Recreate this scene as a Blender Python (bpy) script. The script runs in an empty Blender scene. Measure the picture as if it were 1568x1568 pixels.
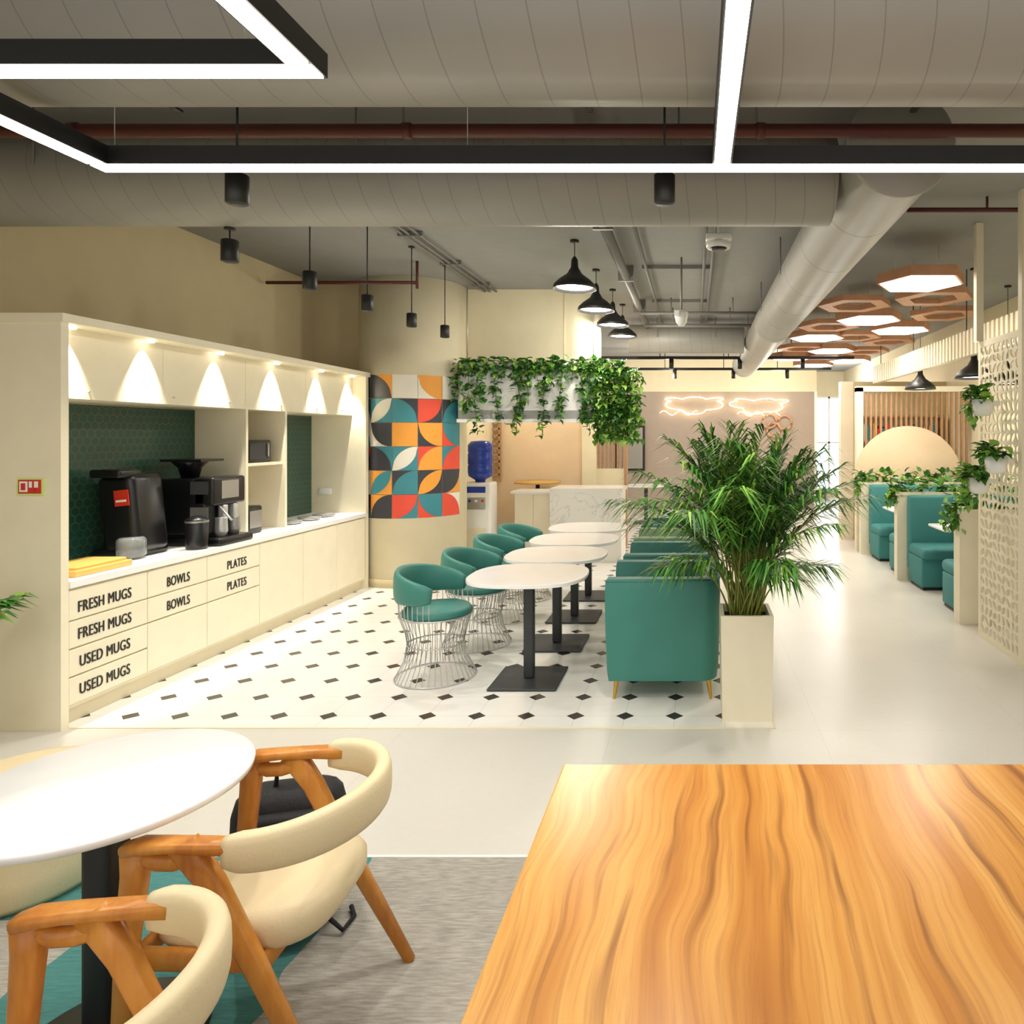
import bpy, bmesh, math, random
from mathutils import Vector, Matrix, Euler
random.seed(7)
pi=math.pi
scene=bpy.context.scene
COL=scene.collection
def lin(c):
    out=[]
    for v in c[:3]:
        v=v/255.0
        out.append(v/12.92 if v<=0.04045 else ((v+0.055)/1.055)**2.4)
    return (out[0],out[1],out[2],1.0)
# ---------------------------------------------------------------- materials
def newmat(name):
    m=bpy.data.materials.new(name); m.use_nodes=True
    nt=m.node_tree; return m,nt,nt.nodes['Principled BSDF']
def mat(name,rgb,rough=0.5,metal=0.0,var=0.06,scale=6.0,bump=0.0,emis=None,estr=0,spec=None,trans=0):
    m,nt,p=newmat(name)
    N=nt.nodes; L=nt.links
    tc=N.new('ShaderNodeTexCoord'); no=N.new('ShaderNodeTexNoise')
    no.inputs['Scale'].default_value=scale; no.inputs['Detail'].default_value=4
    L.new(tc.outputs['Object'],no.inputs['Vector'])
    mx=N.new('ShaderNodeMix'); mx.data_type='RGBA'
    c=lin(rgb)
    mx.inputs[6].default_value=tuple(max(0,v*(1-var)) for v in c[:3])+(1,)
    mx.inputs[7].default_value=tuple(min(1,v*(1+var)) for v in c[:3])+(1,)
    L.new(no.outputs['Fac'],mx.inputs[0]); L.new(mx.outputs[2],p.inputs['Base Color'])
    p.inputs['Roughness'].default_value=rough; p.inputs['Metallic'].default_value=metal
    if trans: p.inputs['Transmission Weight'].default_value=trans
    if spec is not None: p.inputs['Specular IOR Level'].default_value=spec
    if emis:
        p.inputs['Emission Color'].default_value=lin(emis); p.inputs['Emission Strength'].default_value=estr
    if bump:
        b=N.new('ShaderNodeBump'); b.inputs['Strength'].default_value=bump; b.inputs['Distance'].default_value=0.004
        n2=N.new('ShaderNodeTexNoise'); n2.inputs['Scale'].default_value=scale*20
        L.new(tc.outputs['Object'],n2.inputs['Vector']); L.new(n2.outputs['Fac'],b.inputs['Height']); L.new(b.outputs['Normal'],p.inputs['Normal'])
    return m
class NG:
    def __init__(s,nt): s.nt=nt
    def m(s,op,a,b=None,c=None):
        n=s.nt.nodes.new('ShaderNodeMath'); n.operation=op
        for i,v in enumerate((a,b,c)):
            if v is None: continue
            if isinstance(v,(int,float)): n.inputs[i].default_value=v
            else: s.nt.links.new(v,n.inputs[i])
        return n.outputs[0]
    def mix(s,f,a,b):
        n=s.nt.nodes.new('ShaderNodeMix'); n.data_type='RGBA'
        for i,v in ((0,f),(6,a),(7,b)):
            if isinstance(v,(tuple,float,int)): n.inputs[i].default_value=v
            else: s.nt.links.new(v,n.inputs[i])
        return n.outputs[2]
    def noise(s,vec,scale,detail=4,dist=0,rough=.5):
        n=s.nt.nodes.new('ShaderNodeTexNoise'); n.inputs['Scale'].default_value=scale; n.inputs['Detail'].default_value=detail
        n.inputs['Distortion'].default_value=dist; n.inputs['Roughness'].default_value=rough
        s.nt.links.new(vec,n.inputs['Vector']); return n.outputs['Fac']
    def pos(s):
        g=s.nt.nodes.new('ShaderNodeNewGeometry'); x=s.nt.nodes.new('ShaderNodeSeparateXYZ')
        s.nt.links.new(g.outputs['Position'],x.inputs[0]); return g.outputs['Position'],x.outputs
    def scaled(s,vec,sc):
        n=s.nt.nodes.new('ShaderNodeVectorMath'); n.operation='MULTIPLY'; s.nt.links.new(vec,n.inputs[0]); n.inputs[1].default_value=sc; return n.outputs[0]
    def ramp(s,f,stops):
        n=s.nt.nodes.new('ShaderNodeValToRGB'); e=n.color_ramp.elements
        while len(e)>1: e.remove(e[-1])
        e[0].position=stops[0][0]; e[0].color=stops[0][1]
        for p_,c_ in stops[1:]:
            q=e.new(p_); q.color=c_
        s.nt.links.new(f,n.inputs[0]); return n.outputs[0]

M={}
M['cream']=mat('cream_laminate',(240,231,205),0.45)
M['creamwall']=mat('cream_wall_paint',(232,221,190),0.8,bump=0.1)
M['tanwall']=mat('tan_wall_paint',(206,191,153),0.8,bump=0.1)
M['ceil']=mat('grey_ceiling_paint',(150,150,147),0.85)
M['white']=mat('white_laminate',(245,244,242),0.25)
M['whitet']=mat('white_tabletop',(248,247,246),0.2)
M['black']=mat('black_metal',(28,28,28),0.45)
M['blackp']=mat('black_plastic',(18,18,20),0.3)
M['darkgrey']=mat('dark_grey_metal',(62,64,66),0.5,metal=0.2)
M['teal']=mat('teal_leather',(60,129,119),0.5,bump=0.15)
M['tealdk']=mat('teal_booth_fabric',(62,132,132),0.7,bump=0.2)
M['paleg']=mat('sage_fabric',(150,175,145),0.7)
M['gold']=mat('brass',(212,170,80),0.3,metal=0.9)
M['chrome']=mat('chrome',(205,205,205),0.3,metal=0.6)
M['steel']=mat('brushed_steel',(170,170,168),0.35,metal=0.8)
M['creamlea']=mat('cream_leather',(230,212,172),0.5,bump=0.15)
M['red']=mat('red_pipe_paint',(88,38,32),0.5)
M['signred']=mat('sign_red',(205,50,30),0.5)
M['signglow']=mat('sign_border',(215,235,150),0.5)
M['peach']=mat('peach_panel',(232,208,176),0.7)
M['mauve']=mat('taupe_wall',(172,157,144),0.8)
M['woodslat']=mat('wood_slat',(176,134,94),0.5,var=0.25,scale=15)
M['hexwood']=mat('hexagon_veneer',(204,152,118),0.5,var=0.15,scale=10)
M['soil']=mat('soil',(60,45,32),0.9)
M['leaf1']=mat('leaf_green',(80,138,52),0.45,var=0.3,scale=12)
M['leaf2']=mat('leaf_dark',(44,92,40),0.45,var=0.3,scale=12)
M['leaf3']=mat('leaf_light',(142,184,76),0.45,var=0.3,scale=12)
M['stem']=mat('palm_stem',(130,138,58),0.5)
M['blue']=mat('blue_bottle',(30,62,165),0.15)
M['glass']=mat('jug_glass',(200,205,205),0.08,trans=0.7)
M['bag']=mat('backpack_nylon',(20,20,24),0.7,bump=0.3)
M['ltwood']=mat('bamboo_tray',(220,175,95),0.4)
M['conduit']=mat('conduit_paint',(122,120,116),0.5)
M['outemit']=mat('daylight_glass',(235,245,250),0.3,emis=(225,240,255),estr=3.0)
M['strip']=mat('led_diffuser',(255,255,250),0.4,emis=(255,250,240),estr=16.0)
M['bulb']=mat('lamp_diffuser',(255,255,250),0.4,emis=(255,242,218),estr=9.0)
M['hexlit']=mat('hexagon_diffuser',(255,250,240),0.4,emis=(255,240,222),estr=9.0)
M['neon']=mat('neon_tube',(255,240,200),0.4,emis=(255,226,178),estr=6.0)
M['tcol']=[mat('mural_teal',(62,138,150),0.5),mat('mural_charcoal',(60,60,66),0.5),mat('mural_ivory',(238,232,218),0.5),
           mat('mural_red',(232,80,58),0.5),mat('mural_orange',(242,164,66),0.5)]
def chair_wood(name,cl,cm,cd,sc,rough):
    m,nt,p=newmat(name); g=NG(nt)
    tc=nt.nodes.new('ShaderNodeTexCoord'); P=tc.outputs['Object']
    n1=g.noise(g.scaled(P,sc),1.0,3,0.6); n2=g.noise(g.scaled(P,(sc[0]*9,sc[1]*9,sc[2]*3)),1.2,4)
    f=g.m('ADD',g.m('MULTIPLY',n1,.7),g.m('MULTIPLY',n2,.3))
    col=g.ramp(f,[(0.32,lin(cd)),(0.48,lin(cm)),(0.62,lin(cl))])
    nt.links.new(col,p.inputs['Base Color']); p.inputs['Roughness'].default_value=rough
    return m
M['chairwood']=chair_wood('teak_chair_wood',(214,148,66),(202,130,50),(176,104,38),(6,6,3),0.33)
# foreground table : long straight grain, a few darker wavy veins
m,nt,p=newmat('teak_veneer_tabletop'); g=NG(nt); P,x=g.pos()
wv=g.m('MULTIPLY',g.m('SUBTRACT',g.noise(g.scaled(P,(1.6,1.3,1)),1.0,2,0.2),.5),.22)
cmb=nt.nodes.new('ShaderNodeCombineXYZ'); nt.links.new(g.m('ADD',x[0],wv),cmb.inputs[0]); nt.links.new(x[1],cmb.inputs[1]); Q=cmb.outputs[0]
med=g.noise(g.scaled(Q,(13,.55,1)),1.0,3,0.15)
band=g.noise(g.scaled(Q,(5,.35,1)),1.0,2,0.0)
fine=g.noise(g.scaled(Q,(85,2.2,1)),1.0,5,0.1,.65)
vein=g.noise(g.scaled(Q,(24,.9,1)),1.0,3,0.25)
f=g.m('ADD',g.m('MULTIPLY',med,.6),g.m('MULTIPLY',band,.4))
col=g.ramp(f,[(.36,lin((186,116,50))),(.47,lin((216,148,68))),(.60,lin((236,176,94)))])
vl=g.ramp(vein,[(.30,(1,1,1,1)),(.43,(0,0,0,1))])
col=g.mix(g.m('MULTIPLY',vl,0.75),col,lin((128,72,32)))
fl=g.ramp(fine,[(.34,(1,1,1,1)),(.52,(0,0,0,1))])
col=g.mix(g.m('MULTIPLY',fl,0.35),col,lin((160,94,42)))
nt.links.new(col,p.inputs['Base Color']); p.inputs['Roughness'].default_value=0.27; M['tablewood']=m
def duct_mat(name,axis,per):
    m,nt,p=newmat(name); g=NG(nt); P,x=g.pos()
    t=g.m('FRACT',g.m('DIVIDE',g.m('ADD',x[axis],g.m('MULTIPLY',x[2],0.12)),per))
    ln=g.m('LESS_THAN',t,0.03)
    n=g.noise(P,2.0)
    base=g.mix(n,lin((154,152,145)),lin((172,170,163)))
    col=g.mix(g.m('MULTIPLY',ln,0.4),base,lin((96,93,86)))
    nt.links.new(col,p.inputs['Base Color']); p.inputs['Roughness'].default_value=0.5; p.inputs['Metallic'].default_value=0.15
    return m
M['ductx']=duct_mat('duct_paint_x',0,0.16); M['ducty']=duct_mat('duct_paint_y',1,0.9)
m,nt,p=newmat('octagon_dot_tile'); g=NG(nt); P,x=g.pos()
u=g.m('SUBTRACT',g.m('FRACT',g.m('ADD',g.m('DIVIDE',x[0],0.3),0.9+20)),0.5)
v=g.m('SUBTRACT',g.m('FRACT',g.m('ADD',g.m('DIVIDE',x[1],0.3),0.633+20)),0.5)
au=g.m('ABSOLUTE',u); av=g.m('ABSOLUTE',v)
dot=g.m('LESS_THAN',g.m('ADD',au,av),0.185)
gr=g.m('MAXIMUM',g.m('LESS_THAN',au,0.009),g.m('LESS_THAN',av,0.009))
n=g.noise(P,4.0,6,1.0); mar=g.mix(n,lin((246,244,240)),lin((232,230,224)))
c=g.mix(g.m('MULTIPLY',gr,0.3),mar,lin((170,166,158))); c=g.mix(dot,c,lin((58,55,52)))
nt.links.new(c,p.inputs['Base Color']); p.inputs['Roughness'].default_value=0.22; M['pfloor']=m
m,nt,p=newmat('light_stone_floor'); g=NG(nt); P,x=g.pos()
n=g.noise(P,1.2,6,0.5); n2=g.noise(P,25,4)
c=g.mix(n,lin((220,216,208)),lin((202,198,189))); c=g.mix(g.m('MULTIPLY',n2,0.25),c,lin((232,229,221)))
ju=g.m('LESS_THAN',g.m('FRACT',g.m('ADD',g.m('DIVIDE',x[0],1.2),10.4)),0.0035); jv=g.m('LESS_THAN',g.m('FRACT',g.m('ADD',g.m('DIVIDE',x[1],1.2),10.7)),0.0035)
c=g.mix(g.m('MULTIPLY',g.m('MAXIMUM',ju,jv),0.2),c,lin((150,145,135)))
nt.links.new(c,p.inputs['Base Color']); p.inputs['Roughness'].default_value=0.33; M['floor']=m
m,nt,p=newmat('carpet_planks'); g=NG(nt); P,x=g.pos()
n=g.noise(g.scaled(P,(16,110,1)),1.0,4); n3=g.noise(P,200,2); nb=g.noise(g.scaled(P,(2.0,4.0,1)),1.0,1)
n4=g.noise(g.scaled(P,(3,22,1)),1.0,3)
c=g.mix(g.ramp(n,[(.3,(0,0,0,1)),(.7,(1,1,1,1))]),lin((128,123,114)),lin((190,185,174))); c=g.mix(g.m('MULTIPLY',n3,0.45),c,lin((210,205,194)))
c=g.mix(g.m('MULTIPLY',n4,0.5),c,lin((132,127,118)))
tl=g.mix(n,lin((44,104,106)),lin((92,152,146)))
edge=g.m('ADD',x[0],g.m('MULTIPLY',nb,0.12))
bd=g.m('MULTIPLY',g.m('LESS_THAN',edge,-1.23),g.m('GREATER_THAN',edge,-2.0))
bd2=g.m('MULTIPLY',g.m('LESS_THAN',edge,-1.9),g.m('GREATER_THAN',x[1],2.4))
c=g.mix(g.m('MAXIMUM',bd,bd2),c,tl)
nt.links.new(c,p.inputs['Base Color']); p.inputs['Roughness'].default_value=0.95
b=nt.nodes.new('ShaderNodeBump'); b.inputs['Strength'].default_value=0.4; b.inputs['Distance'].default_value=0.004; nt.links.new(n3,b.inputs['Height']); nt.links.new(b.outputs['Normal'],p.inputs['Normal'])
M['carpet']=m
m,nt,p=newmat('green_hexagon_backsplash'); g=NG(nt); P,x=g.pos()
S=0.062
def hexd(ox,oy):
    a=g.m('SUBTRACT',g.m('FRACT',g.m('ADD',g.m('DIVIDE',x[1],S),ox+20)),0.5)
    b_=g.m('MULTIPLY',g.m('SUBTRACT',g.m('FRACT',g.m('ADD',g.m('DIVIDE',x[2],S*1.732),oy+20)),0.5),1.732)
    a=g.m('ABSOLUTE',a); b_=g.m('ABSOLUTE',b_)
    return g.m('MAXIMUM',a,g.m('ADD',g.m('MULTIPLY',a,0.5),g.m('MULTIPLY',b_,0.866)))
hd=g.m('MINIMUM',hexd(0,0),hexd(.5,.5))
e=g.m('GREATER_THAN',hd,0.445); n=g.noise(P,3)
c=g.mix(n,lin((22,66,58)),lin((32,84,72))); c=g.mix(g.m('MULTIPLY',e,g.m('MULTIPLY',g.noise(P,6),1.2)),c,lin((112,92,58)))
nt.links.new(c,p.inputs['Base Color']); p.inputs['Roughness'].default_value=0.35; M['gtile']=m
m,nt,p=newmat('white_marble'); g=NG(nt); P,x=g.pos()
n=g.noise(P,1.3,5,1.5); l=g.m('LESS_THAN',g.m('ABSOLUTE',g.m('SUBTRACT',n,0.5)),0.008)
c=g.mix(g.m('MULTIPLY',l,0.3),lin((240,238,234)),lin((170,166,160))); nt.links.new(c,p.inputs['Base Color']); p.inputs['Roughness'].default_value=0.2; M['marble']=m

# ---------------------------------------------------------------- builder
class B:
    def __init__(s): s.v=[];s.f=[];s.mi=[];s.sm=[];s.mats=[];s.M=Matrix.Identity(4)
    def mid(s,m):
        if m not in s.mats: s.mats.append(m)
        return s.mats.index(m)
    def add(s,vs,fs,m,smooth=False,T=None):
        o=len(s.v); MM=s.M@T if T is not None else s.M
        for q in vs: s.v.append(tuple(MM@Vector(q)))
        k=s.mid(m)
        for f in fs: s.f.append([i+o for i in f]); s.mi.append(k); s.sm.append(smooth)
    def box(s,c,d,m,rot=None):
        x,y,z=d[0]/2,d[1]/2,d[2]/2
        vs=[(-x,-y,-z),(x,-y,-z),(x,y,-z),(-x,y,-z),(-x,-y,z),(x,-y,z),(x,y,z),(-x,y,z)]
        fs=[(0,3,2,1),(4,5,6,7),(0,1,5,4),(1,2,6,5),(2,3,7,6),(3,0,4,7)]
        T=Matrix.Translation(c)
        if rot: T=T@Euler(rot).to_matrix().to_4x4()
        s.add(vs,fs,m,False,T)
    def bb(s,x0,x1,y0,y1,z0,z1,m): s.box(((x0+x1)/2,(y0+y1)/2,(z0+z1)/2),(x1-x0,y1-y0,z1-z0),m)
    def rbox(s,c,d,r,m,rot=None,seg=3,smooth=True):
        bm=bmesh.new(); bmesh.ops.create_cube(bm,size=1)
        for q in bm.verts: q.co=Vector((q.co.x*d[0],q.co.y*d[1],q.co.z*d[2]))
        r=min(r,min(d)*0.49)
        bmesh.ops.bevel(bm,geom=bm.edges[:],offset=r,segments=seg,profile=0.5,affect='EDGES')
        bm.verts.index_update()
        vs=[tuple(q.co) for q in bm.verts]; fs=[[w.index for w in f.verts] for f in bm.faces]; bm.free()
        T=Matrix.Translation(c)
        if rot: T=T@Euler(rot).to_matrix().to_4x4()
        s.add(vs,fs,m,smooth,T)
    def lathe(s,prof,c,m,n=32,smooth=True,T=None,cap=True):
        vs=[];fs=[]
        for r,z in prof:
            for i in range(n):
                a=2*pi*i/n; vs.append((r*math.cos(a),r*math.sin(a),z))
        k=len(prof)
        for j in range(k-1):
            for i in range(n):
                i2=(i+1)%n; fs.append((j*n+i,j*n+i2,(j+1)*n+i2,(j+1)*n+i))
        if cap:
            if prof[0][0]>1e-4: fs.append(tuple(reversed(range(n))))
            if prof[-1][0]>1e-4: fs.append(tuple(range((k-1)*n,k*n)))
        TT=Matrix.Translation(c)
        if T is not None: TT=TT@T
        s.add(vs,fs,m,smooth,TT)
    def cyl(s,p0,p1,r0,m,r1=None,n=20):
        p0=Vector(p0);p1=Vector(p1);d=p1-p0; q=d.to_track_quat('Z','Y').to_matrix().to_4x4()
        s.lathe([(r0,0),(r1 if r1 is not None else r0,d.length)],p0,m,n,True,q)
    def sweep(s,path,a,b,m,up=(0,0,1),n=10,closed=False,power=1.0,smooth=True):
        P=[Vector(q) for q in path]; K=len(P); up=Vector(up); vs=[];fs=[]
        for i in range(K):
            if closed: t=P[(i+1)%K]-P[i-1]
            else: t=P[min(i+1,K-1)]-P[max(i-1,0)]
            t.normalize(); sd=t.cross(up)
            if sd.length<1e-3: sd=t.cross(Vector((1,0,0)))
            sd.normalize(); u2=sd.cross(t)
            aa=a[i] if isinstance(a,(list,tuple)) else a; b_=b[i] if isinstance(b,(list,tuple)) else b
            for j in range(n):
                an=2*pi*j/n; ca=math.cos(an);sa=math.sin(an)
                ca=math.copysign(abs(ca)**power,ca);sa=math.copysign(abs(sa)**power,sa)
                vs.append(tuple(P[i]+sd*aa*ca+u2*b_*sa))
        for i in range(K if closed else K-1):
            i2=(i+1)%K
            for j in range(n):
                j2=(j+1)%n; fs.append((i*n+j,i*n+j2,i2*n+j2,i2*n+j))
        if not closed:
            fs.append(tuple(reversed(range(n)))); fs.append(tuple(range((K-1)*n,K*n)))
        s.add(vs,fs,m,smooth)
    def tube(s,path,r,m,n=8,closed=False): s.sweep(path,r,r,m,n=n,closed=closed)
    def prism(s,poly,z0,z1,m,T=None,smooth=False):
        n=len(poly); vs=[(x,y,z0) for x,y in poly]+[(x,y,z1) for x,y in poly]
        fs=[tuple(reversed(range(n))),tuple(range(n,2*n))]+[(i,(i+1)%n,n+(i+1)%n,n+i) for i in range(n)]
        s.add(vs,fs,m,smooth,T)
    def leaf(s,base,d,L,W,m,droop=0.2):
        base=Vector(base); d=Vector(d).normalized(); sd=d.cross(Vector((0,0,1)))
        if sd.length<0.05: sd=Vector((random.uniform(-1,1),random.uniform(-1,1),0))
        sd.normalize(); nn=sd.cross(d)
        o=[(0.0,0,0),(.10,.42,.1),(.38,.5,.14),(.68,.28,.08),(1.0,0,-droop),(.68,-.28,.08),(.38,-.5,.14),(.10,-.42,.1)]
        vs=[base+d*L*a+sd*W*b_+nn*(W*.9*c_ if a<1 else L*c_) for a,b_,c_ in o]+[base+d*L*.4]
        s.add([tuple(q) for q in vs],[(i,(i+1)%8,8) for i in range(8)],m,False)
    def make(s,name,loc=(0,0,0),rot=0,parent=None,bevel=0,sub=0,mesh=None):
        if mesh is None:
            me=bpy.data.meshes.new(name); me.from_pydata(s.v,[],s.f); 
            for q in s.mats: me.materials.append(q)
            me.polygons.foreach_set('material_index',s.mi); me.polygons.foreach_set('use_smooth',s.sm)
            me.validate(); me.update()
        else: me=mesh
        o=bpy.data.objects.new(name,me); COL.objects.link(o); o.location=loc; o.rotation_euler=(0,0,rot)
        if parent: o.parent=parent
        if bevel:
            md=o.modifiers.new('bevel','BEVEL'); md.width=bevel; md.segments=3; md.limit_method='ANGLE'; md.angle_limit=math.radians(40)
        return o
def copy(o,loc,rot=None):
    n=bpy.data.objects.new(o.name.split('.')[0],o.data); COL.objects.link(n); n.location=loc
    n.rotation_euler=(0,0,rot) if rot is not None else o.rotation_euler
    for md in o.modifiers:
        if md.type=='BEVEL':
            k=n.modifiers.new('bevel','BEVEL'); k.width=md.width;k.segments=md.segments;k.limit_method='ANGLE';k.angle_limit=md.angle_limit
    return n
def simple(name,x0,x1,y0,y1,z0,z1,m):
    b=B(); b.bb(x0,x1,y0,y1,z0,z1,m); return b.make(name)
CZ=3.5
# ---------------------------------------------------------------- room shell
simple('floor',-4.6,4.4,-2.0,19.2,-0.1,0.0,M['floor'])
simple('floor_patterned_tile',-4.45,0.46,4.0,12.6,0.0,0.003,M['pfloor'])
simple('floor_carpet',-4.45,4.15,-2.0,2.76,0.0,0.005,M['carpet'])
simple('trim_carpet',-4.45,4.15,2.76,2.775,0.0,0.006,M['white'])
b=B(); b.bb(-3.64,0.46,3.985,4.0,0,0.004,M['creamwall']); b.bb(.46,.475,3.985,12.6,0,.004,M['creamwall']); b.make('trim_tile')
simple('ceiling',-4.6,4.4,-2.0,19.2,CZ,CZ+0.1,M['ceil'])
simple('wall_left',-4.6,-4.45,-2.0,8.0,0,CZ,M['tanwall'])
simple('wall_left_return',-4.6,-3.86,8.0,8.15,0,CZ,M['tanwall'])
simple('wall_right',4.15,4.4,-2.0,19.2,0,CZ,M['creamwall'])
b=B(); b.bb(-4.6,3.35,19.05,19.2,0,CZ,M['creamwall']); b.bb(3.35,4.15,19.05,19.2,0,.2,M['creamwall']); b.bb(3.35,4.15,19.05,19.2,2.8,CZ,M['creamwall']); b.make('wall_back')
b=B(); b.bb(3.35,4.15,19.1,19.12,.2,2.8,M['outemit'])
for xx in (3.35,3.72,4.1): b.bb(xx,xx+.05,19.05,19.12,.2,2.8,M['white'])
for zz in (.2,1.5,2.75): b.bb(3.35,4.15,19.05,19.12,zz,zz+.05,M['white'])
b.make('window_1')
b=B(); b.bb(-4.6,2.85,16,16.15,0,2.74,M['mauve']); b.bb(-4.6,2.85,15.98,16.15,2.74,CZ,M['creamwall']); b.bb(2.8,2.86,15.97,16.16,0,2.74,M['white']); b.make('wall_neon')
simple('wall_nook_left',-3.25,-3.1,8.75,10.6,0,CZ,M['creamwall'])
b=B(); b.bb(-3.25,-1.72,10.6,10.75,0,CZ,M['peach']); b.bb(-1.72,-1.5,10.5,10.75,0,CZ,M['creamwall'])
for i in range(7): b.bb(-1.5+i*.06,-1.47+i*.06,10.6,10.66,1.2,2.6,M['woodslat'])
b.bb(-1.5,-1.06,10.55,10.72,2.6,2.7,M['woodslat']); b.bb(-1.08,-1.04,10.55,10.72,0,2.7,M['woodslat']); b.bb(-1.5,-1.06,10.6,10.7,0.0,1.2,M['creamwall'])
b.make('wall_nook_back')
poly=[(-3.2,8.4),(-1.5,8.4)]
for i in range(1,13):
    a=-pi/2+pi/2*i/12; poly.append((-1.5+.25*math.cos(a),8.65+.25*math.sin(a)))
poly+=[(-1.25,9.2),(-3.2,9.2)]
b=B(); b.prism(poly,2.5,CZ,M['creamwall']); b.bb(-2.78,-2.77,8.39,8.4,2.5,CZ,M['tanwall']); b.bb(-1.60,-1.59,8.39,8.4,2.5,CZ,M['tanwall']); b.make('wall_bulkhead')
cx,cy,R=-3.37,8.25,0.6
b=B(); b.lathe([(R,0),(R,CZ)],(cx,cy,0),M['creamwall'],64); b.lathe([(R+.012,0),(R+.012,.09),(R,.095)],(cx,cy,0),M['tanwall'],64); b.make('column')
T_,D_,I_,R_,O_=range(5)
mur=[[ (I_,D_,1,0),(O_,D_,0,0),(I_,I_,2,0),(I_,O_,3,0),(D_,I_,0,0)],
     [ (D_,I_,0,0),(T_,I_,2,1),(D_,T_,0,0),(D_,R_,2,0),(D_,T_,1,0)],
     [ (I_,T_,1,1),(I_,D_,3,0),(O_,O_,0,0),(D_,O_,3,0),(R_,T_,3,0)],
     [ (D_,R_,2,0),(T_,D_,0,0),(T_,I_,0,1),(R_,O_,1,0),(T_,R_,1,0)],
     [ (T_,I_,3,0),(O_,T_,2,1),(D_,T_,1,0),(D_,O_,0,1),(O_,D_,2,0)],
     [ (D_,T_,0,0),(O_,D_,1,0),(T_,R_,2,0),(R_,T_,3,0),(I_,R_,0,0)]]
b=B(); da=2*pi/14; th=0.269; top=2.392; a_front=-pi/2
def cp(a,z,r): return (cx+r*math.cos(a),cy+r*math.sin(a),z)
def strip(a0,z0,fn_lo,fn_hi,m,r,n=12):
    for i in range(n):
        u0,u1=i/n,(i+1)/n
        q=[]
        for u,f in ((u0,fn_lo),(u1,fn_lo),(u1,fn_hi),(u0,fn_hi)):
            q.append(cp(a0+(.008+.984*u)*da,z0+max(0.01,min(.99,f(u)))*th,r))
        b.add(q,[(0,1,2,3)],m,True)
sq=lambda q: math.sqrt(max(0,q))
for c in range(5):
    for r in range(6):
        bg,sc_,cor,kind=mur[r][c]
        a0=a_front+(c-2)*da; z0=top-(r+1)*th
        strip(a0,z0,lambda u:0.01,lambda u:0.99,M['tcol'][bg],R+.008)
        if kind==0:
            if cor==0: lo,hi=(lambda u:0),(lambda u:sq(1-u*u))
            elif cor==1: lo,hi=(lambda u:0),(lambda u:sq(1-(1-u)**2))
            elif cor==2: lo,hi=(lambda u:1-sq(1-u*u)),(lambda u:1)
            else: lo,hi=(lambda u:1-sq(1-(1-u)**2)),(lambda u:1)
        else:
            if cor%2==0: lo,hi=(lambda u:1-sq(1-u*u)),(lambda u:sq(1-(1-u)**2))
            else: lo,hi=(lambda u:1-sq(1-(1-u)**2)),(lambda u:sq(1-u*u))
        strip(a0,z0,lo,hi,M['tcol'][sc_],R+.010)
b.make('geometric_tile_mural')
# ---------------------------------------------------------------- camera
cam=bpy.data.cameras.new('cam'); co=bpy.data.objects.new('camera',cam); COL.objects.link(co); scene.camera=co
co.location=(0,0,1.7); co.rotation_euler=(pi/2,0,0); cam.sensor_width=36; cam.lens=24.1; cam.shift_x=-0.178; cam.shift_y=-0.074
cam.clip_start=0.05
# ---------------------------------------------------------------- kitchen unit
E=bpy.data.objects.new('kitchen_counter_unit',None); COL.objects.link(E)
FX=-3.65
b=B(); C=M['cream']
b.bb(-4.45,FX,3.95,4.0,0,2.39,C)
b.bb(-4.45,FX,7.62,7.68,0,2.39,C)
b.bb(-4.45,FX+.02,3.94,7.68,2.36,2.41,C)
b.bb(-4.45,-3.80,4.0,7.62,1.93,2.36,C)
for yy in (4.9,5.8,6.7): b.bb(-3.80,-3.7992,yy,yy+.002,1.95,2.34,M['tanwall'])
for yy in (4.3,5.0,5.6,6.3,6.9,7.4): b.cyl((-3.8,yy,1.98),(-3.792,yy,1.98),.008,M['chrome'],n=10)
b.bb(-4.45,FX-.02,4.0,7.62,0.10,0.81,C)
b.bb(-4.45,FX-.05,4.0,7.62,0.0,0.10,M['creamwall'])
b.bb(-4.45,-4.27,4.0,7.62,.85,1.93,C)
b.bb(-4.27,-3.82,5.84,5.87,.85,1.93,C); b.bb(-4.27,-3.82,6.40,6.43,.85,1.93,C)
b.bb(-4.27,-3.84,5.87,6.40,1.44,1.465,C)
b.make('carcass',parent=E)
b=B(); b.bb(-4.27,FX+.01,4.0,7.62,.81,.85,M['white']); b.make('countertop',parent=E)
b=B(); b.bb(-4.27,-4.255,4.0,5.84,.85,1.92,M['gtile']); b.bb(-4.27,-4.255,6.43,7.62,.85,1.92,M['gtile']); b.make('backsplash',parent=E)
b=B()
def front(y0,y1,z0,z1): b.rbox((FX-.011,(y0+y1)/2,(z0+z1)/2),(.02,y1-y0-.006,z1-z0-.010),.003,C,smooth=False,seg=1)
for z0,z1 in ((.12,.285),(.285,.45),(.45,.615),(.615,.80)): front(4.0,4.58,z0,z1)
for y0,y1 in ((4.58,5.14),(5.14,5.76)):
    front(y0,y1,.615,.80); front(y0,y1,.45,.615); front(y0,y1,.12,.45)
for y0,y1 in ((5.76,6.4),(6.4,7.0),(7.0,7.6)): front(y0,y1,.12,.80)
b.make('drawer_fronts',parent=E)
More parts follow.
